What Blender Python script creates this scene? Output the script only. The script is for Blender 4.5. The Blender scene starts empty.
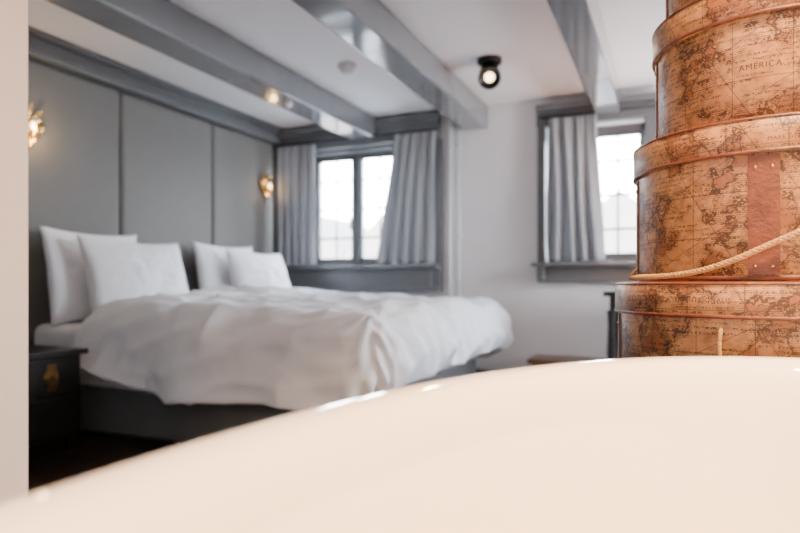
import bpy, bmesh, math, random
from mathutils import Vector, Matrix, noise
random.seed(4)
S=bpy.context.scene
COL=S.collection
# ------------------------------------------------------------ materials
def newmat(name):
    m=bpy.data.materials.new(name); m.use_nodes=True
    nt=m.node_tree; b=nt.nodes['Principled BSDF']
    return m,nt,b
def N(nt,t,**k):
    n=nt.nodes.new(t)
    for a,v in k.items(): setattr(n,a,v)
    return n
def mat(name,col,rough=.5,metal=0,var=.04,scale=8,bump=0,bscale=60,coat=0,sheen=0,spec=.5,trans=0):
    m,nt,b=newmat(name)
    tc=N(nt,'ShaderNodeTexCoord'); no=N(nt,'ShaderNodeTexNoise'); no.inputs['Scale'].default_value=scale; no.inputs['Detail'].default_value=4
    nt.links.new(tc.outputs['Object'],no.inputs['Vector'])
    r=N(nt,'ShaderNodeValToRGB')
    r.color_ramp.elements[0].position=.3; r.color_ramp.elements[1].position=.7
    r.color_ramp.elements[0].color=tuple(max(0,c*(1-var)) for c in col)+(1,)
    r.color_ramp.elements[1].color=tuple(min(1,c*(1+var)) for c in col)+(1,)
    nt.links.new(no.outputs['Fac'],r.inputs['Fac']); nt.links.new(r.outputs['Color'],b.inputs['Base Color'])
    b.inputs['Roughness'].default_value=rough; b.inputs['Metallic'].default_value=metal
    b.inputs['Coat Weight'].default_value=coat; b.inputs['Coat Roughness'].default_value=.05
    b.inputs['Sheen Weight'].default_value=sheen
    b.inputs['Specular IOR Level'].default_value=spec
    if bump:
        n2=N(nt,'ShaderNodeTexNoise'); n2.inputs['Scale'].default_value=bscale; n2.inputs['Detail'].default_value=3
        nt.links.new(tc.outputs['Object'],n2.inputs['Vector'])
        bp=N(nt,'ShaderNodeBump'); bp.inputs['Strength'].default_value=bump; bp.inputs['Distance'].default_value=.01
        nt.links.new(n2.outputs['Fac'],bp.inputs['Height']); nt.links.new(bp.outputs['Normal'],b.inputs['Normal'])
    if trans:
        out=nt.nodes['Material Output']; t=N(nt,'ShaderNodeBsdfTranslucent'); mx=N(nt,'ShaderNodeMixShader')
        mx.inputs[0].default_value=trans; nt.links.new(r.outputs['Color'],t.inputs['Color'])
        nt.links.new(b.outputs[0],mx.inputs[1]); nt.links.new(t.outputs[0],mx.inputs[2]); nt.links.new(mx.outputs[0],out.inputs['Surface'])
    return m
def emis(name,col,st):
    m,nt,b=newmat(name)
    b.inputs['Base Color'].default_value=(*col,1); b.inputs['Emission Color'].default_value=(*col,1); b.inputs['Emission Strength'].default_value=st
    return m
def wood(name,c1,c2,rough,sx=1,sy=12,planks=0):
    m,nt,b=newmat(name)
    tc=N(nt,'ShaderNodeTexCoord'); mp=N(nt,'ShaderNodeMapping'); mp.inputs['Scale'].default_value=(sx,sy,sy)
    no=N(nt,'ShaderNodeTexNoise'); no.inputs['Scale'].default_value=3; no.inputs['Detail'].default_value=6
    nt.links.new(tc.outputs['Object'],mp.inputs[0]); nt.links.new(mp.outputs[0],no.inputs['Vector'])
    r=N(nt,'ShaderNodeValToRGB'); r.color_ramp.elements[0].position=.3; r.color_ramp.elements[1].position=.7
    r.color_ramp.elements[0].color=(*c1,1); r.color_ramp.elements[1].color=(*c2,1)
    nt.links.new(no.outputs['Fac'],r.inputs['Fac'])
    last=r.outputs['Color']
    if planks:
        br=N(nt,'ShaderNodeTexBrick'); br.inputs['Scale'].default_value=1; br.inputs['Mortar Size'].default_value=.004
        br.inputs['Brick Width'].default_value=1.6; br.inputs['Row Height'].default_value=.16
        br.inputs['Color1'].default_value=(1,1,1,1); br.inputs['Color2'].default_value=(.65,.65,.65,1); br.inputs['Mortar'].default_value=(.1,.1,.1,1)
        nt.links.new(tc.outputs['Object'],br.inputs['Vector'])
        mx=N(nt,'ShaderNodeMixRGB',blend_type='MULTIPLY'); mx.inputs[0].default_value=1
        nt.links.new(last,mx.inputs[1]); nt.links.new(br.outputs['Color'],mx.inputs[2]); last=mx.outputs[0]
    nt.links.new(last,b.inputs['Base Color']); b.inputs['Roughness'].default_value=rough
    return m
def mapmat(name,seed):
    m,nt,b=newmat(name); L=nt.links.new
    uv=N(nt,'ShaderNodeUVMap'); uv.uv_map='UVMap'
    mp=N(nt,'ShaderNodeMapping'); mp.inputs['Location'].default_value=(seed*3.1,seed*1.7,0); L(uv.outputs[0],mp.inputs[0])
    def noi(sc,det,vec=None,rough=.6):
        n=N(nt,'ShaderNodeTexNoise'); n.inputs['Scale'].default_value=sc; n.inputs['Detail'].default_value=det; n.inputs['Roughness'].default_value=rough
        L(vec or mp.outputs[0],n.inputs['Vector']); return n.outputs['Fac']
    def M(op,a,b2=None,c=None):
        n=N(nt,'ShaderNodeMath',operation=op)
        for i,v in enumerate((a,b2,c)):
            if v is None: continue
            if isinstance(v,(int,float)): n.inputs[i].default_value=v
            else: L(v,n.inputs[i])
        return n.outputs[0]
    def mix(f,a,c,bt='MIX'):
        n=N(nt,'ShaderNodeMixRGB',blend_type=bt)
        for i,v in enumerate((f,a,c)):
            if isinstance(v,(int,float)): n.inputs[i].default_value=v
            elif isinstance(v,tuple): n.inputs[i].default_value=(*v,1)
            else: L(v,n.inputs[i])
        return n.outputs[0]
    n1=noi(7,9); n2=noi(3,3); n3=noi(22,6); n4=noi(90,4); n5=noi(45,5); n6=noi(5,2)
    land=M('GREATER_THAN',n1,.52)
    coast=M('LESS_THAN',M('ABSOLUTE',M('SUBTRACT',n1,.52)),.009)
    hatch=M('LESS_THAN',M('ABSOLUTE',M('SUBTRACT',n1,.495)),.003)
    river=M('MULTIPLY',M('LESS_THAN',M('ABSOLUTE',M('SUBTRACT',n3,.5)),.014),land)
    sep=N(nt,'ShaderNodeSeparateXYZ'); L(uv.outputs[0],sep.inputs[0]); U,V=sep.outputs[0],sep.outputs[1]
    g1=M('LESS_THAN',M('FRACT',M('MULTIPLY',U,9.0)),.016)
    g2=M('LESS_THAN',M('FRACT',M('MULTIPLY',V,11.0)),.018)
    d1=M('LESS_THAN',M('FRACT',M('ADD',M('MULTIPLY',U,5.0),M('MULTIPLY',V,3.1))),.010)
    d2=M('LESS_THAN',M('FRACT',M('SUBTRACT',M('MULTIPLY',U,4.0),M('MULTIPLY',V,7.3))),.013)
    hs=M('MULTIPLY',M('LESS_THAN',M('FRACT',M('MULTIPLY',V,230)),.40),M('MULTIPLY',M('GREATER_THAN',n1,.475),M('LESS_THAN',n1,.52)))
    row=M('FLOOR',M('MULTIPLY',V,95)); rf=M('FRACT',M('MULTIPLY',V,95))
    cmb=N(nt,'ShaderNodeCombineXYZ'); L(M('MULTIPLY',U,330),cmb.inputs[0]); L(M('MULTIPLY',row,7.3),cmb.inputs[1]); L(M('MULTIPLY',V,300),cmb.inputs[2])
    nl=noi(1,1,cmb.outputs[0])
    cmb2=N(nt,'ShaderNodeCombineXYZ'); L(M('MULTIPLY',U,14),cmb2.inputs[0]); L(M('MULTIPLY',row,3.7),cmb2.inputs[1])
    nw=noi(1,0,cmb2.outputs[0])
    txt=M('MULTIPLY',M('MULTIPLY',M('GREATER_THAN',nl,.53),M('GREATER_THAN',nw,.50)),M('MULTIPLY',M('GREATER_THAN',rf,.25),M('LESS_THAN',rf,.72)))
    col=mix(n2,(.36,.155,.054),(.50,.245,.098))
    col=mix(M('MULTIPLY',land,.8),col,(.225,.072,.026))
    st=N(nt,'ShaderNodeMapRange'); L(n3,st.inputs[0]); st.inputs[1].default_value=.44; st.inputs[2].default_value=.66
    col=mix(M('MULTIPLY',st.outputs[0],.6),col,(.58,.32,.145))
    st2=N(nt,'ShaderNodeMapRange'); L(n5,st2.inputs[0]); st2.inputs[1].default_value=.46; st2.inputs[2].default_value=.64
    col=mix(M('MULTIPLY',st2.outputs[0],.5),col,(.10,.035,.016))
    st3=N(nt,'ShaderNodeMapRange'); L(n6,st3.inputs[0]); st3.inputs[1].default_value=.48; st3.inputs[2].default_value=.7
    col=mix(M('MULTIPLY',st3.outputs[0],.35),col,(.17,.055,.02))
    lines=M('MINIMUM',M('ADD',M('ADD',M('ADD',coast,M('MULTIPLY',hs,.5)),M('MULTIPLY',hatch,.6)),M('ADD',M('MULTIPLY',river,.8),M('ADD',M('MULTIPLY',txt,.9),M('MULTIPLY',M('ADD',M('ADD',g1,g2),M('ADD',d1,d2)),.7)))),1)
    col=mix(M('MULTIPLY',lines,.92),col,(.03,.012,.008))
    L(col,b.inputs['Base Color']); b.inputs['Roughness'].default_value=.42; b.inputs['Coat Weight'].default_value=.12; b.inputs['Coat Roughness'].default_value=.3
    bp=N(nt,'ShaderNodeBump'); bp.inputs['Strength'].default_value=.25; bp.inputs['Distance'].default_value=.003; L(n4,bp.inputs['Height']); L(bp.outputs[0],b.inputs['Normal'])
    return m
m_ceil=mat('ceiling_paint',(.86,.87,.90),.75,bump=.05,var=.01)
m_wall=mat('wall_plaster',(.82,.82,.845),.8,bump=.08,bscale=40,var=.015)
m_part=mat('partition_plaster',(.58,.555,.565),.8,bump=.05,var=.01)
m_grey=mat('grey_gloss_paint',(.145,.153,.166),.14,coat=.7,bump=.10,bscale=14)
m_trim=mat('grey_trim_paint',(.125,.132,.142),.32)
m_panel=mat('headboard_upholstery',(.128,.129,.124),.65,sheen=.2,bump=.25,bscale=350)
m_base=mat('bed_base_fabric',(.105,.105,.11),.85,sheen=.2,bump=.3,bscale=250)
m_linen=mat('white_linen',(.86,.885,.94),.85,var=.01,sheen=.1,bump=.1,bscale=25)
m_matt=mat('mattress_cloth',(.86,.87,.9),.9)
m_curt=mat('grey_curtain_fabric',(.36,.37,.39),.85,trans=.32,bump=.2,bscale=300)
m_floor=wood('dark_wood_floor',(.018,.010,.006),(.045,.024,.014),.35,12,1,planks=1)
m_bench=wood('brown_oak',(.11,.055,.03),(.19,.10,.055),.3)
m_dark=wood('black_lacquer_wood',(.006,.005,.004),(.014,.010,.008),.4)
m_brass=mat('aged_brass',(.66,.45,.17),.25,metal=1,var=.15)
m_bronze=mat('dark_bronze',(.20,.115,.045),.45,metal=1,var=.3)
m_black=mat('black_metal',(.012,.012,.012),.4,metal=.6)
m_white=mat('white_plastic',(.60,.60,.61),.4)
m_pipe=mat('white_pipe_paint',(.70,.71,.73),.3)
m_tub=mat('cream_enamel',(.94,.855,.75),.07,coat=.9,var=.006)
m_leather=mat('brown_leather',(.12,.032,.016),.4,var=.3,scale=30,bump=.3,bscale=120)
m_rope=mat('jute_rope',(.50,.30,.13),.9,var=.25,scale=200,bump=.6,bscale=400)
m_ink=mat('map_ink',(.05,.018,.010),.6)
m_bulb=emis('warm_bulb',(1,.75,.45),9)
m_ext=mat('exterior_brick',(.22,.19,.175),.9,var=.15)
m_extw=mat('exterior_window',(.07,.08,.09),.3)
m_extr=mat('exterior_roof',(.13,.115,.11),.8)
m_ground=mat('street_stone',(.3,.3,.3),.9)
m_shade=mat('added_lampshade_fabric',(.75,.6,.45),.9,trans=.5)
# ------------------------------------------------------------ mesh builder
class MB:
    def __init__(s): s.bm=bmesh.new(); s.uv=s.bm.loops.layers.uv.new('UVMap')
    def box(s,lo,hi,mi=0,M=None):
        vs=[s.bm.verts.new((x,y,z)) for x in (lo[0],hi[0]) for y in (lo[1],hi[1]) for z in (lo[2],hi[2])]
        if M:
            for v in vs: v.co=M@v.co
        for f in ((0,1,3,2),(4,6,7,5),(0,4,5,1),(2,3,7,6),(0,2,6,4),(1,5,7,3)):
            fc=s.bm.faces.new([vs[i] for i in f]); fc.material_index=mi
        return s
    def lathe(s,prof,mi=0,seg=48,M=None,sm=True,capb=False,capt=False,ell=(1,1),a0=0,mis=None):
        rings=[]
        for (r,z) in prof:
            rings.append([s.bm.verts.new((r*ell[0]*math.cos(a0+2*math.pi*i/seg),r*ell[1]*math.sin(a0+2*math.pi*i/seg),z)) for i in range(seg)])
        for k in range(len(rings)-1):
            for i in range(seg):
                j=(i+1)%seg
                f=s.bm.faces.new((rings[k][i],rings[k][j],rings[k+1][j],rings[k+1][i])); f.smooth=sm; f.material_index=mis[k] if mis else mi
                R=max(r for r,_ in prof)
                us=(i,i+1,i+1,i); kk=(k,k,k+1,k+1)
                for lp,u,q in zip(f.loops,us,kk): lp[s.uv].uv=(2*math.pi*u/seg*R, prof[q][1]+(R-prof[q][0]))
        if capb: f=s.bm.faces.new(rings[0][::-1]); f.material_index=mi
        if capt: f=s.bm.faces.new(rings[-1]); f.material_index=mi
        if M:
            for rg in rings:
                for v in rg: v.co=M@v.co
        return s
    def cyl(s,p0,p1,r,mi=0,seg=20,r2=None):
        p0=Vector(p0);p1=Vector(p1); d=p1-p0
        M=Matrix.Translation(p0)@d.to_track_quat('Z','Y').to_matrix().to_4x4()
        return s.lathe([(r,0),(r if r2 is None else r2,d.length)],mi,seg,M,True,True,True)
    def grid(s,fn,nu,nv,mi=0,sm=True):
        vs=[[s.bm.verts.new(fn(i/nu,j/nv)) for j in range(nv+1)] for i in range(nu+1)]
        for i in range(nu):
            for j in range(nv):
                f=s.bm.faces.new((vs[i][j],vs[i+1][j],vs[i+1][j+1],vs[i][j+1])); f.smooth=sm; f.material_index=mi
        return s
    def done(s,name,mats,bevel=0,parent=None,loc=None,recalc=True):
        if recalc: bmesh.ops.recalc_face_normals(s.bm,faces=s.bm.faces)
        me=bpy.data.meshes.new(name); s.bm.to_mesh(me); s.bm.free()
        for m in mats: me.materials.append(m)
        o=bpy.data.objects.new(name,me); COL.objects.link(o)
        if bevel:
            b=o.modifiers.new('b','BEVEL'); b.width=bevel; b.segments=3; b.limit_method='ANGLE'; b.angle_limit=math.radians(40)
        if parent: o.parent=parent
        if loc: o.location=loc
        return o
def empty(name,loc=(0,0,0)):
    o=bpy.data.objects.new(name,None); o.location=loc; o.empty_display_size=.1; COL.objects.link(o); return o
def bx(name,lo,hi,m,bevel=0,parent=None): return MB().box(lo,hi).done(name,[m],bevel,parent)

# ------------------------------------------------------------ room shell
XL,XR,YB,YF,ZC=-3.72,1.7,-1.8,5.3,2.45
bx('floor',(XL-.3,YB-.3,-.12),(XR+.3,YF+.3,0),m_floor)
bx('ceiling',(XL-.3,YB-.3,ZC),(XR+.3,YF+.3,ZC+.15),m_ceil)
def wall_open(name,axis,c0,c1,a0,a1,ops,m):
    b=MB()
    def add(u0,u1,z0,z1):
        if u1-u0<1e-4 or z1-z0<1e-4: return
        if axis=='x': b.box((u0,c0,z0),(u1,c1,z1))
        else: b.box((c0,u0,z0),(c1,u1,z1))
    cur=a0
    for (u0,u1,z0,z1) in ops:
        add(cur,u0,0,ZC); add(u0,u1,0,z0); add(u0,u1,z1,ZC); cur=u1
    add(cur,a1,0,ZC); return b.done(name,[m])
W1=(-3.60,-1.96,1.06,2.20); W2=(-.96,-.17,1.06,2.20)
wall_open('wall_back','x',YF,YF+.28,XL,XR,[W1,W2],m_wall)
WR=(3.5,5.0,.85,2.2); wall_open('wall_right','y',XR,XR+.28,YB-.3,YF+.28,[WR],m_wall)
WL=(-1.6,.4,.85,2.2); wall_open('wall_left','y',XL-.28,XL,YB-.3,YF+.28,[WL],m_wall)
bx('wall_front',(XL,YB-.28,0),(XR,YB,ZC),m_wall)
bx('wall_partition',(XL,.56,0),(-.95,.68,ZC),m_part,.004)
# windows
def window(name,op,y,cols,bars,axis='x'):
    u0,u1,z0,z1=op; b=MB()
    def B(a,c,e,g,t=.03,mi=0,off=0):
        if axis=='x': b.box((a,y-t+off,e),(c,y+t+off,g),mi)
        else: b.box((y-t+off,a,e),(y+t+off,c,g),mi)
    B(u0,u1,z0,z0+.05,.04); B(u0,u1,z1-.05,z1,.04); B(u0,u0+.045,z0,z1,.04); B(u1-.045,u1,z0,z1,.04)
    for c in cols: B(c-.032,c+.032,z0,z1,.045)
    edges=[u0]+list(cols)+[u1]
    for a,c in zip(edges[:-1],edges[1:]):
        B(a+.02,a+.06,z0+.03,z1-.03,.025); B(c-.06,c-.02,z0+.03,z1-.03,.025)
        B(a,c,z0+.04,z0+.085,.025); B(a,c,z1-.085,z1-.04,.025)
        for k in range(1,bars): 
            z=z0+(z1-z0)*k/bars; B(a+.03,c-.03,z-.010,z+.010,.006,1)
        mid=(a+c)/2; B(mid-.009,mid+.009,z0+.04,z1-.04,.005,1)
        B(c-.075,c-.062,(z0+z1)/2-.2,(z0+z1)/2-.08,.012,1,-.03)
    return b.done(name,[m_trim,m_grey],.003)
window('window_1',W1,5.44,[-3.30,-2.82,-2.34],4)
window('window_2',W2,5.44,[-.62],4)
window('fill_window_left',WL,XL-.16,[-.93,-.27],3,'y')  # unseen window, added to bring daylight onto tub and boxes from the left
window('fill_window_right',WR,XR+.16,[4.25],3,'y')  # unseen window, added to light the bed from the right
b=MB()
b.box((XL,5.22,2.20),(-1.90,5.30,2.40)); b.box((XL,5.19,2.36),(-1.88,5.22,2.42))
b.box((-1.97,5.24,.84),(-1.88,5.30,2.20)); b.box((XL,5.25,.84),(-3.60,5.30,2.20))
b.box((-3.60,5.30,2.17),(-1.97,5.42,2.20)); b.box((-1.99,5.30,1.06),(-1.96,5.42,2.20)); b.box((-3.60,5.30,1.06),(-3.58,5.42,2.20))
b.done('trim_1',[m_trim],.006)
b=MB(); b.box((XL,5.12,1.03),(-1.88,5.42,1.065)); b.box((XL,5.23,.84),(-1.97,5.30,1.03)); b.box((XL,5.2,.82),(-1.88,5.30,.86)); b.done('windowsill_trim',[m_trim],.006)
b=MB()
b.box((-1.03,5.22,2.20),(.0,5.30,2.32)); b.box((-1.03,5.19,2.32),(.0,5.30,2.38))
b.box((-1.02,5.22,1.06),(-.955,5.30,2.20)); b.box((-.18,5.22,1.06),(-.06,5.30,2.20))
b.done('trim_2',[m_trim],.006)
b=MB(); b.box((-1.05,5.10,1.03),(.0,5.42,1.065)); 
b.box((-1.02,5.22,.90),(-.03,5.30,1.03))
for x in (-.98,-.08):
    b.box((x-.03,5.14,.93),(x+.03,5.22,1.03))
b.done('windowsill_trim.001',[m_trim],.006)
bx('baseboard_back',(-1.68,5.27,0),(XR,5.297,.14),m_trim,.004)
bx('baseboard_right',(XR-.03,YB,0),(XR-.003,5.26,.14),m_trim,.004)
for i,(x0,x1) in enumerate(((-2.77,-2.52),(-1.68,-1.46),(-.55,-.36),(.62,.84))):
    o=bx('ceiling_beam' if i==0 else 'ceiling_beam.%03d'%i,(x0,YB,2.25),(x1,YF-.002,ZC),m_grey,.014)
b=MB(); b.box((XL,.68,2.31),(XL+.12,5.3,2.43)); b.box((XL,.68,2.29),(XL+.15,5.3,2.33)); b.box((XL,.68,2.42),(XL+.17,5.3,2.45)); b.done('trim_3',[m_trim],.008)
hb=empty('headboard')
ed=[.70,1.34,2.32,3.30,4.28,5.18]
for i,(a,c) in enumerate(zip(ed[:-1],ed[1:])):
    o=bx('upholstered_panel_%d'%(i+1),(XL+.004,a+.004,.02),(XL+.09,c-.004,2.285),m_panel,.035,hb)
    o.modifiers['b'].segments=6
# ------------------------------------------------------------ bed
bed=empty('bed')
b=MB(); b.box((-3.60,2.60,.03),(-1.45,4.90,.28)); b.box((-3.5,2.66,0),(-1.52,4.84,.03)); b.done('base',[m_base],.015,bed)
o=bx('mattress',(-3.60,2.58,.28),(-1.42,4.92,.64),m_matt,.06,bed); o.modifiers['b'].segments=6
X0,X1,Y0,Y1=-3.14,-1.38,2.70,4.82
def sm(t): t=max(0,min(1,t)); return t*t*(3-2*t)
RR=.20
def duv(u,v):
    EX=RR*math.pi/2+.24
    q=(Y0-EX)+(Y1-Y0+2*EX)*v
    st=X0+.10*sm((v-.3)/.5)+.04*math.sin(v*9)
    p=st+(X1+EX-st)*u
    cx=min(p,X1); cy=max(Y0,min(Y1,q)); ex=p-cx; ey=q-cy
    h=math.hypot(ex,ey); e=max(abs(ex),abs(ey))
    nx,ny=(ex/h,ey/h) if h>1e-6 else (0,0)
    head=sm((cx-X0)/.6)
    zt=.755+.05*math.sin(math.pi*min(1,max(0,(cy-Y0)/(Y1-Y0))))*sm((X1-cx)/.8+.3)
    t=(cx+2.80)/.30; zt+=.065*math.exp(-t*t)*(.55+.45*sm((cy-2.9)/1.0))
    t2=(cx+2.62+.14*math.sin(q*2.1)+.10*(q-3))/.05; zt-=.026*math.exp(-t2*t2)
    zt-=.05*(1-sm((cx-st)/.12))
    n=noise.noise(Vector((cx*2.0+nx*e,cy*1.6+ny*e,3)))*.028
    a=noise.noise(Vector((p*1.2+q*2.6,p*3.3-q*1.1,7))); n+=(.5-abs(a)*2)*.026
    a2=noise.noise(Vector((p*5+q*2,q*6-p*3,1))); n+=(.5-abs(a2)*2)*.010
    a3=noise.noise(Vector((p*2.2-q*6.5,p*2+q*1.4,11))); n+=(.4-abs(a3)*2)*.017
    for qy in (Y0,Y1):
        dx=X1+.1-p; dy=abs(q-qy)
        d_=math.hypot(dx,dy); an=math.atan2(dy,dx+1e-6)
        n+=.010*math.sin(an*11+1.3+1.5*noise.noise(Vector((p*2,q*2,9))))*math.exp(-((d_-.35)/.3)**2)
    arc=RR*math.pi/2
    foot=max(0,nx)
    if e<arc:
        th=e/RR; off=RR*math.sin(th); z=zt-RR*(1-math.cos(th)); nz=math.cos(th); nh=math.sin(th)
    else:
        d=e-arc; fr=d/.24
        side=math.atan2(ny,nx)
        fold=math.sin((p*1.0+q)*11+side*6+2*noise.noise(Vector((p*2,q*2,5))))
        off=RR+.04*fr*(1-2.2*foot*fr)+.026*fr*fold; z=zt-RR-d*(.55+.55*head)*(1-.3*foot)+.02*fr*noise.noise(Vector((p*3,q*3,2))); nz=0; nh=1
    return Vector((cx+nx*(off+n*nh),cy+ny*(off+n*nh),z+n*nz))
b=MB(); b.grid(duv,170,200); o=b.done('duvet',[m_linen],0,bed)
so=o.modifiers.new('s','SOLIDIFY'); so.thickness=.035; so.offset=-1
def pillow(name,loc,W,H,T,lean,yaw,seed):
    b=MB()
    for sgn in (1,-1):
        def fn(u,v):
            a=2*u-1; c=2*v-1
            x=W/2*a*(1-.07*(1-c*c)); y=H/2*c*(1-.09*(1-a*a))
            k=max(0,(1-a*a))**.45*max(0,(1-c*c))**.45
            n=noise.noise(Vector((a*2.2+seed,c*2.2,seed)))*.12+ (.3-abs(noise.noise(Vector((a*4+seed*2,c*3,sgn)))))*.18
            return Vector((x,y,sgn*T/2*k*(1+n+.12*(-c))))
        b.grid(fn,40,40)
    bmesh.ops.remove_doubles(b.bm,verts=b.bm.verts,dist=.0005)
    o=b.done(name,[m_linen],0,bed)
    B=Matrix(((0,0,1),(1,0,0),(0,1,0))).to_4x4()
    o.matrix_world=Matrix.Translation(loc)@Matrix.Rotation(yaw,4,'Z')@Matrix.Rotation(-lean,4,'Y')@B
    return o
pillow('pillow_1',(-3.46,2.95,.935),.76,.62,.20,.16,.02,1)
pillow('pillow_2',(-3.22,3.08,.905),.82,.58,.26,.28,-.04,5)
pillow('pillow_3',(-3.46,4.28,.935),.76,.60,.20,.16,.0,9)
pillow('pillow_4',(-3.22,4.42,.905),.80,.56,.26,.28,.03,14)
# ------------------------------------------------------------ nightstand
b=MB()
b.box((-3.56,1.84,.08),(-2.92,2.38,.51)); b.box((-3.60,1.81,.51),(-2.89,2.41,.54))
for x in (-3.53,-2.98):
    for y in (1.87,2.32): b.box((x,y,0),(x+.05,y+.05,.08))
b.box((-2.93,1.87,.31),(-2.905,2.35,.495)); b.box((-2.93,1.87,.10),(-2.905,2.35,.295))
Mx=Matrix.Translation((-2.905,2.20,.405))@Matrix.Rotation(math.pi/2,4,'Y')
b.lathe([(.0,.012),(.03,.012),(.045,.0),(.05,-.01)],1,8,Mx,False); 
b.box((-2.905,2.175,.335),(-2.898,2.225,.475),1); b.cyl((-2.90,2.20,.40),(-2.87,2.20,.40),.012,1)
b.lathe([(.018,-.004),(.026,0),(.018,.004)],1,16,Matrix.Translation((-2.885,2.20,.375))@Matrix.Rotation(math.pi/2,4,'Y'))
b.done('nightstand',[m_dark,m_bronze],.004)
# ------------------------------------------------------------ sconces
def sconce(name,y,z,e):
    r=empty(name,(XL+.092,y,z)); b=MB()
    def plate(u,v):
        t=u*2*math.pi; s=v
        hx=.095*math.sin(t)**3; hz=.0075*(13*math.cos(t)-5*math.cos(2*t)-2*math.cos(3*t)-math.cos(4*t))
        return Vector((.006+.022*s*s+.004*math.sin(t*9)*s,hx*s,hz*s))
    b.grid(plate,64,10,0)
    b.cyl((.0,0,-.02),(.06,0,-.035),.008,0)
    b.cyl((.06,0,-.05),(.06,0,-.02),.010,0)
    b.lathe([(.010,0),(.024,.004),(.027,.014),(.018,.018)],0,20,Matrix.Translation((.06,0,-.03)))
    for ang,ln in ((90,.085),(62,.07),(118,.07)):
        A=math.radians(ang)
        def fn(u,v,A=A,ln=ln):
            w=.018*math.sin(math.pi*min(1,u*.9+.08))**.8*(v-.5)*2
            rr=.070+ln*u
            return Vector((.02+.03*u*u,math.cos(A)*rr-math.sin(A)*w,math.sin(A)*rr+math.cos(A)*w))
        b.grid(fn,12,6,0)
    b.done('brass_cartouche',[m_brass],0,r).modifiers.new('s','SOLIDIFY').thickness=.003
    g=MB(); g.lathe([(.001,-.018),(.010,-.016),(.015,0),(.011,.02),(.004,.036),(.001,.038)],0,16,Matrix.Translation((.06,0,.005)))
    g.done('bulb',[m_bulb],0,r)
    l=bpy.data.lights.new(name+'_light','POINT'); l.energy=e; l.color=(1,.62,.28); l.shadow_soft_size=.03
    lo=bpy.data.objects.new('lamp_light',l); COL.objects.link(lo); lo.parent=r; lo.location=(.11,0,-.02)
sconce('brass_sconce',2.58,1.84,5.0); sconce('brass_sconce.001',5.02,1.83,1.2)
# ------------------------------------------------------------ ceiling fittings
sp=empty('ceiling_spotlight',(-1.15,4.2,ZC)); b=MB()
b.lathe([(.001,-.035),(.08,-.035),(.085,-.03),(.085,0)],0,32)
b.cyl((0,0,-.03),(0,0,-.08),.012,0)
d=Vector((.20,-.74,-.55)).normalized(); c=Vector((0,0,-.115))
Mh=Matrix.Translation(c)@d.to_track_quat('Z','Y').to_matrix().to_4x4()
b.lathe([(.001,-.08),(.06,-.08),(.07,-.07),(.078,.06),(.073,.065),(.064,.045),(.034,.035),(.001,.032)],0,32,Mh,mis=[0,0,0,0,0,0,1])
b.done('spot_head',[m_black,m_bulb],0,sp)
l=bpy.data.lights.new('s','SPOT'); l.energy=30; l.color=(1,.75,.48); l.spot_size=1.1; l.shadow_soft_size=.04
lo=bpy.data.objects.new('spot_lamp',l); COL.objects.link(lo); lo.parent=sp; lo.location=c+d*.09; lo.rotation_euler=d.to_track_quat('-Z','Y').to_euler()
MB().lathe([(.001,-.065),(.03,-.065),(.050,-.045),(.055,-.024),(.068,-.022),(.068,0)],0,32).done('smoke_detector',[m_white],0,None,(-2.11,3.9,ZC))
MB().lathe([(.001,-.03),(.02,-.03),(.028,-.02),(.03,0)],0,24).done('sprinkler_head',[m_white],0,None,(-2.64,3.95,2.25))
dif=emis('lamp_diffuser',(1,.74,.48),3)
for i,(x,y,e) in enumerate(((.45,.85,95),(.1,-.8,50))):
    r=empty('ceiling_lamp' if i==0 else 'ceiling_lamp.001',(x,y,ZC))
    MB().lathe([(.16,-.04),(.17,-.04),(.17,0)],0,40).done('lamp_ring',[m_black],0,r)
    MB().lathe([(.001,-.03),(.16,-.03)],0,40).done('diffuser',[dif],0,r)
    l=bpy.data.lights.new('warm','AREA'); l.shape='DISK'; l.size=.3; l.energy=e; l.color=(1,.62,.33)
    if i==0: l.spread=math.radians(110)
    lo=bpy.data.objects.new('lamp_area',l); COL.objects.link(lo); lo.parent=r; lo.location=(0,0,-.05)
b=MB()
for x,r in ((-1.80,.022),(-1.72,.016)):
    b.cyl((x,5.25,0),(x,5.25,2.44),r)
    for z in (.5,1.3,2.1): b.box((x-r-.004,5.245-r,z),(x+r+.004,5.296,z+.02))
b.done('heating_pipes',[m_pipe])
# ------------------------------------------------------------ curtains
def curtain(name,x0,x1,z0,z1,nf,topw,lean,seed):
    b=MB(); cx=(x0+x1)/2
    def fn(u,v):
        z=z0+(z1-z0)*v
        w=(1-(1-topw)*sm(v)); c=cx+lean*(v-.5)
        xx=c+(u-.5)*(x1-x0)*w
        ph=u*nf*2*math.pi+1.6*noise.noise(Vector((u*3,v*1.3,seed)))
        y=.038*math.sin(ph)*(.75+.35*(1-v))+.012*math.sin(ph*2.1+v*3)
        if v>.94: y*=.6
        return Vector((xx+.012*math.cos(ph),5.17+y,z))
    b.grid(fn,90,30); o=b.done(name,[m_curt]); s=o.modifiers.new('s','SOLIDIFY'); s.thickness=.004
    return o
curtain('curtain',-3.60,-3.15,1.075,2.245,5,.97,-.01,1)
curtain('curtain.001',-2.46,-1.88,1.075,2.245,5,.70,.10,3)
curtain('curtain.002',-.95,-.50,1.075,2.245,4,.84,-.03,6)
for n,(a,c) in enumerate(((-3.66,-1.88),(-1.0,-.03))):
    b=MB(); b.cyl((a,5.17,2.262),(c,5.17,2.262),.010); 
    for x in (a+.05,c-.05): b.cyl((x,5.17,2.262),(x,5.22,2.262),.008)
    b.done('curtain_rod' if n==0 else 'curtain_rod.001',[m_black])
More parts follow.
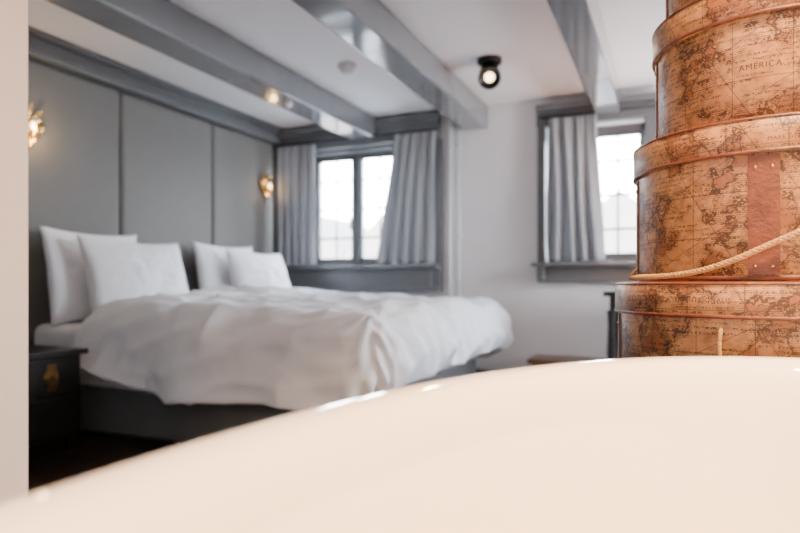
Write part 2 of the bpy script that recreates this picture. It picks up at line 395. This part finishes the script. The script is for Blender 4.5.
# ------------------------------------------------------------ bench, desk & added warm lamp near window
b=MB(); b.box((-1.03,4.86,.26),(-.48,5.22,.30))
for x in (-1.00,-.56):
    for y in (4.90,5.13): b.box((x,y,0),(x+.05,y+.05,.26))
b.box((-.98,4.92,.2),(-.53,4.94,.26)); b.done('wooden_bench',[m_bench],.006)
b=MB(); b.box((-.43,4.55,.80),(.65,5.08,.835)); b.box((-.39,4.59,.70),(.61,5.04,.80))
for x in (-.41,.57):
    for y in (4.58,5.0): b.lathe([(.03,.70),(.022,.6),(.03,.4),(.018,.08),(.025,.05),(.02,0)],0,16,Matrix.Translation((x+.03,y+.03,0)))
b.done('writing_desk',[m_dark],.005)
tl=empty('table_lamp',(-.08,4.70,.835))  # invented lamp, unseen behind the hat boxes, to warm curtain and wall
b=MB(); b.lathe([(.001,0),(.07,0),(.07,.012),(.02,.03),(.03,.08),(.035,.12),(.012,.18),(.008,.30),(.001,.30)],0,32)
b.lathe([(.12,.20),(.08,.38)],1,40); b.done('added_lamp_body',[m_brass,m_shade],0,tl)
l=bpy.data.lights.new('tl','POINT'); l.energy=45; l.color=(1,.48,.22); l.shadow_soft_size=.04
lo=bpy.data.objects.new('table_lamp_light',l); COL.objects.link(lo); lo.parent=tl; lo.location=(0,0,.32)
# ------------------------------------------------------------ bathtub
TC=(.217,.325); A_,B_=.57,.975
b=MB(); seg=160
prof=[
(-.56,.17),(-.40,.165),(-.30,.18),(-.22,.23),(-.165,.32),(-.130,.43),(-.102,.54),(-.080,.63),(-.062,.695),(-.048,.727),(-.032,.743),(-.016,.7490),(.0,.7505),(.014,.7497),(.025,.745),(.032,.732),(.030,.716),(.018,.704),(.006,.70),(-.006,.69),(-.03,.60),(-.06,.46),(-.10,.30),(-.14,.16),(-.17,.06),(-.18,.0)]
rings=[]
for off,z in prof:
    rg=[]
    for i in range(seg):
        t=2*math.pi*i/seg
        a=max(.01,A_+off); bb=max(.01,B_+off)
        rg.append(b.bm.verts.new((a*math.cos(t),bb*math.sin(t),z)))
    rings.append(rg)
for k in range(len(rings)-1):
    for i in range(seg):
        j=(i+1)%seg; f=b.bm.faces.new((rings[k][i],rings[k][j],rings[k+1][j],rings[k+1][i])); f.smooth=True
f=b.bm.faces.new(rings[0]); f.smooth=True
b.lathe([(.001,.176),(.03,.176),(.034,.168)],1,24,Matrix.Translation((0,-.35,0)))
o=b.done('bathtub',[m_tub,m_brass],0,None,(TC[0],TC[1],0)); s=o.modifiers.new('s','SUBSURF'); s.levels=1; s.render_levels=2
# ------------------------------------------------------------ hat boxes
HC=Vector((.221,1.727,0)); FA=math.atan2(-HC.y,-HC.x)
def ring_patch(b,R,t,a0,a1,z0,z1,mi,n=10):
    for i in range(n):
        s0=a0+(a1-a0)*i/n; s1=a0+(a1-a0)*(i+1)/n
        P=lambda a,r,z: b.bm.verts.new((r*math.cos(a),r*math.sin(a),z))
        v=[P(s0,R,z0),P(s1,R,z0),P(s1,R,z1),P(s0,R,z1),P(s0,R+t,z0),P(s1,R+t,z0),P(s1,R+t,z1),P(s0,R+t,z1)]
        for f in ((4,5,6,7),(0,4,7,3),(1,2,6,5),(3,7,6,2),(0,1,5,4)):
            fc=b.bm.faces.new([v[k] for k in f]); fc.material_index=mi
def text_on(parent,txt,size,R,ang,z):
    cu=bpy.data.curves.new('t','FONT'); cu.body=txt; cu.size=size; cu.align_x='CENTER'; cu.space_character=1.15
    to=bpy.data.objects.new('t',cu); COL.objects.link(to); bpy.context.view_layer.update()
    me=bpy.data.meshes.new_from_object(to.evaluated_get(bpy.context.evaluated_depsgraph_get()))
    bpy.data.objects.remove(to)
    for v in me.vertices:
        a=ang+v.co.x/R; v.co=Vector(((R+.0012)*math.cos(a),(R+.0012)*math.sin(a),z+v.co.y))
    me.materials.clear(); me.materials.append(m_ink)
    o=bpy.data.objects.new('lettering',me); COL.objects.link(o); o.parent=parent
def hatbox(idx,R,z0,z1,lid,straps,texts,rot=0):
    nm='hat_box' if idx==0 else 'hat_box.%03d'%idx
    r=empty(nm,(HC.x,HC.y,z0)); H=z1-z0; Rb=R-.010; b=MB()
    b.lathe([(.001,0),(Rb-.004,0),(Rb,.004),(Rb,H-.02)],0,128,a0=rot)
    b.lathe([(Rb+.0005,.001),(Rb+.0018,.002),(Rb+.0018,.010),(Rb+.0005,.011)],1,128,a0=rot)
    b.done('body',[mapmat('antique_map_%d'%idx,idx*1.3+.4),m_leather],0,r)
    b=MB()
    b.lathe([(Rb+.001,H-lid),(R-.001,H-lid),(R,H-lid+.001),(R,H-.003),(R-.003,H),(.001,H+.001)],0,128,a0=rot+.7)
    b.lathe([(R+.0003,H-lid-.001),(R+.0016,H-lid),(R+.0016,H-lid+.005),(R+.0003,H-lid+.006)],1,128)
    b.lathe([(R+.0003,H-.005),(R+.0016,H-.004),(R+.0012,H-.001),(R-.006,H+.0022),(R-.008,H+.001)],1,128)
    b.done('lid',[mapmat('antique_map_lid_%d'%idx,idx*2.1+5.2),m_leather],0,r)
    for (deg,w) in straps:
        a=FA+math.radians(deg); s=MB(); hw=w/2/Rb
        ring_patch(s,Rb,.004,a-hw,a+hw,.012,H-lid-.004,0)
        for side in (-.72,.72):
            aa=a+hw*side*.75
            for zz in (.03,H-lid-.028):
                p=Vector((math.cos(aa),math.sin(aa),0))
                M=Matrix.Translation(p*(Rb+.004)+Vector((0,0,zz)))@p.to_track_quat('Z','Y').to_matrix().to_4x4()
                s.lathe([(.004,0),(.0035,.0015),(.0015,.0025),(.0003,.0027)],1,12,M)
        s.done('leather_strap',[m_leather,m_brass],0,r)
    for (t,sz,deg,z,onlid) in texts: text_on(r,t,sz,R if onlid else Rb,FA+math.radians(deg),z)
    return r
hatbox(0,.365,0.0,.28,.07,[],[])
hatbox(1,.36,.2825,.552,.07,[],[])
b0=hatbox(2,.353,.555,.885,.072,[(-72,.022),(62,.045)],[('AMERICA SEPTENTRIONALIS',.013,-26,.29,1),('OCCIDENTALIS',.013,12,.275,1),('MARE  PACIFICUM',.012,-38,.225,0),('SEPTENTRIO',.011,0,.232,0)],.3)
b1=hatbox(3,.308,.888,1.218,.072,[(-74,.020),(-2,.055),(62,.03)],[('TERRA  INCOGNITA',.014,-36,.19,0),('MERIDIES',.012,-52,.09,0),('OCEANUS',.015,26,.15,0),('AFRICA',.013,-25,.285,1),('MARE DEL NORT',.011,8,.28,1)],1.1)
b2=hatbox(4,.262,1.221,1.512,.070,[(-76,.018),(66,.03)],[('ASIA  MINOR',.014,-34,.15,0),('AMERICA',.017,-4,.11,0),('INDIA ORIENTALIS',.012,18,.17,0),('ARCTICUS',.012,-20,.245,1)],2.1)
b3=hatbox(5,.238,1.515,1.80,.066,[(-76,.018)],[('EUROPA',.014,-28,.05,0)],2.7)
def rope(parent,pts,rad,name='rope_handle'):
    P=[Vector(p) for p in pts]
    Q=[]
    for i in range(len(P)-1):
        a=P[max(0,i-1)];b_=P[i];c=P[i+1];d_=P[min(len(P)-1,i+2)]
        for k in range(14):
            t=k/14; Q.append(.5*((2*b_)+(c-a)*t+(2*a-5*b_+4*c-d_)*t*t+(3*b_-a-3*c+d_)*t**3))
    Q.append(P[-1])
    cu=bpy.data.curves.new(name,'CURVE'); cu.dimensions='3D'; cu.bevel_depth=rad*.58; cu.bevel_resolution=3
    L=[0]
    for i in range(1,len(Q)): L.append(L[-1]+(Q[i]-Q[i-1]).length)
    tot=L[-1]; n=int(tot/.0025)
    def at(s):
        for i in range(1,len(L)):
            if L[i]>=s: 
                f=(s-L[i-1])/max(1e-9,L[i]-L[i-1]); return Q[i-1].lerp(Q[i],f),(Q[i]-Q[i-1]).normalized()
        return Q[-1],(Q[-1]-Q[-2]).normalized()
    for st in range(3):
        sp_=cu.splines.new('POLY'); sp_.points.add(n)
        for k in range(n+1):
            s=tot*k/n; p,t=at(s); u=t.cross(Vector((0,0,1))); 
            if u.length<.1: u=t.cross(Vector((1,0,0)))
            u.normalize(); w=t.cross(u); a=s/.028*2*math.pi+st*2.0944
            q=p+(u*math.cos(a)+w*math.sin(a))*rad*.55; sp_.points[k].co=(*q,1)
    cu.materials.append(m_rope); o=bpy.data.objects.new(name,cu); COL.objects.link(o); o.parent=parent
def cp(R,deg,z): a=FA+math.radians(deg); return (R*math.cos(a),R*math.sin(a),z)
rope(b1,[cp(.302,-84,.03),cp(.312,-76,.012),cp(.315,-55,.011),cp(.315,-38,.013),cp(.315,-24,.022),cp(.317,-12,.042),cp(.320,0,.072),cp(.322,12,.105),cp(.320,24,.145),cp(.312,36,.18),cp(.300,40,.185)],.0058)
rope(b0,[cp(.345,-14,.235),cp(.352,-14,.23),cp(.355,-14.3,.20),cp(.352,-13.8,.16),cp(.352,-13,.12)],.004,'rope_end')
# ------------------------------------------------------------ exterior
bx('exterior_ground',(-40,6.2,-4.2),(30,60,-4),m_ground)
b=MB(); x=-22
while x<16:
    w=random.uniform(3.2,4.6); h=random.uniform(1.0,2.3); y=19+random.uniform(-.3,.3)
    b.box((x,y,-4),(x+w,y+6,h),0)
    vs=[b.bm.verts.new(p) for p in ((x,y,h),(x+w,y,h),(x+w/2,y,h+1.6),(x,y+6,h),(x+w,y+6,h),(x+w/2,y+6,h+1.6))]
    for f in ((0,1,2),(3,5,4),(0,2,5,3),(1,4,5,2)): b.bm.faces.new([vs[i] for i in f]).material_index=2 if len(f)==4 else 0
    for c in range(3):
        for r_ in range(3):
            xx=x+.5+c*(w-1)/3+.1; zz=-2.8+r_*1.5
            if zz+1.1<h: b.box((xx,y-.04,zz),(xx+.65,y-.01,zz+1.05),1)
    x+=w
b.done('canal_houses',[m_ext,m_extw,m_extr])
# ------------------------------------------------------------ lighting
w=bpy.data.worlds.new('sky'); S.world=w; w.use_nodes=True; nt=w.node_tree
bg=nt.nodes['Background']
tc=N(nt,'ShaderNodeTexCoord'); sx=N(nt,'ShaderNodeSeparateXYZ'); rp=N(nt,'ShaderNodeValToRGB')
nt.links.new(tc.outputs['Generated'],sx.inputs[0]); nt.links.new(sx.outputs[2],rp.inputs[0])
rp.color_ramp.elements[0].color=(.92,.955,1,1); rp.color_ramp.elements[1].color=(.70,.83,1,1)
nt.links.new(rp.outputs[0],bg.inputs[0]); bg.inputs[1].default_value=42.0
def portal(loc,rot,sx_,sy_):
    l=bpy.data.lights.new('portal','AREA'); l.shape='RECTANGLE'; l.size=sx_; l.size_y=sy_; l.cycles.is_portal=True
    o=bpy.data.objects.new('window_portal',l); COL.objects.link(o); o.location=loc; o.rotation_euler=rot
portal((-2.78,5.56,1.63),(-math.pi/2,0,0),1.64,1.14)
portal((-.565,5.56,1.63),(-math.pi/2,0,0),.8,1.14)
portal((XL-.26,-.6,1.52),(0,-math.pi/2,0),1.35,2.0)
portal((XR+.26,4.25,1.52),(0,math.pi/2,0),1.35,1.5)
# ------------------------------------------------------------ camera
cam=bpy.data.cameras.new('camera'); co=bpy.data.objects.new('camera',cam); COL.objects.link(co)
cam.sensor_width=36; cam.lens=36*620/800; cam.shift_y=18.5/800; cam.clip_start=.01
co.location=(0,0,.88); co.rotation_euler=(math.pi/2,0,math.radians(23.53))
cam.dof.use_dof=True; cam.dof.focus_distance=1.32; cam.dof.aperture_fstop=2.2
S.camera=co
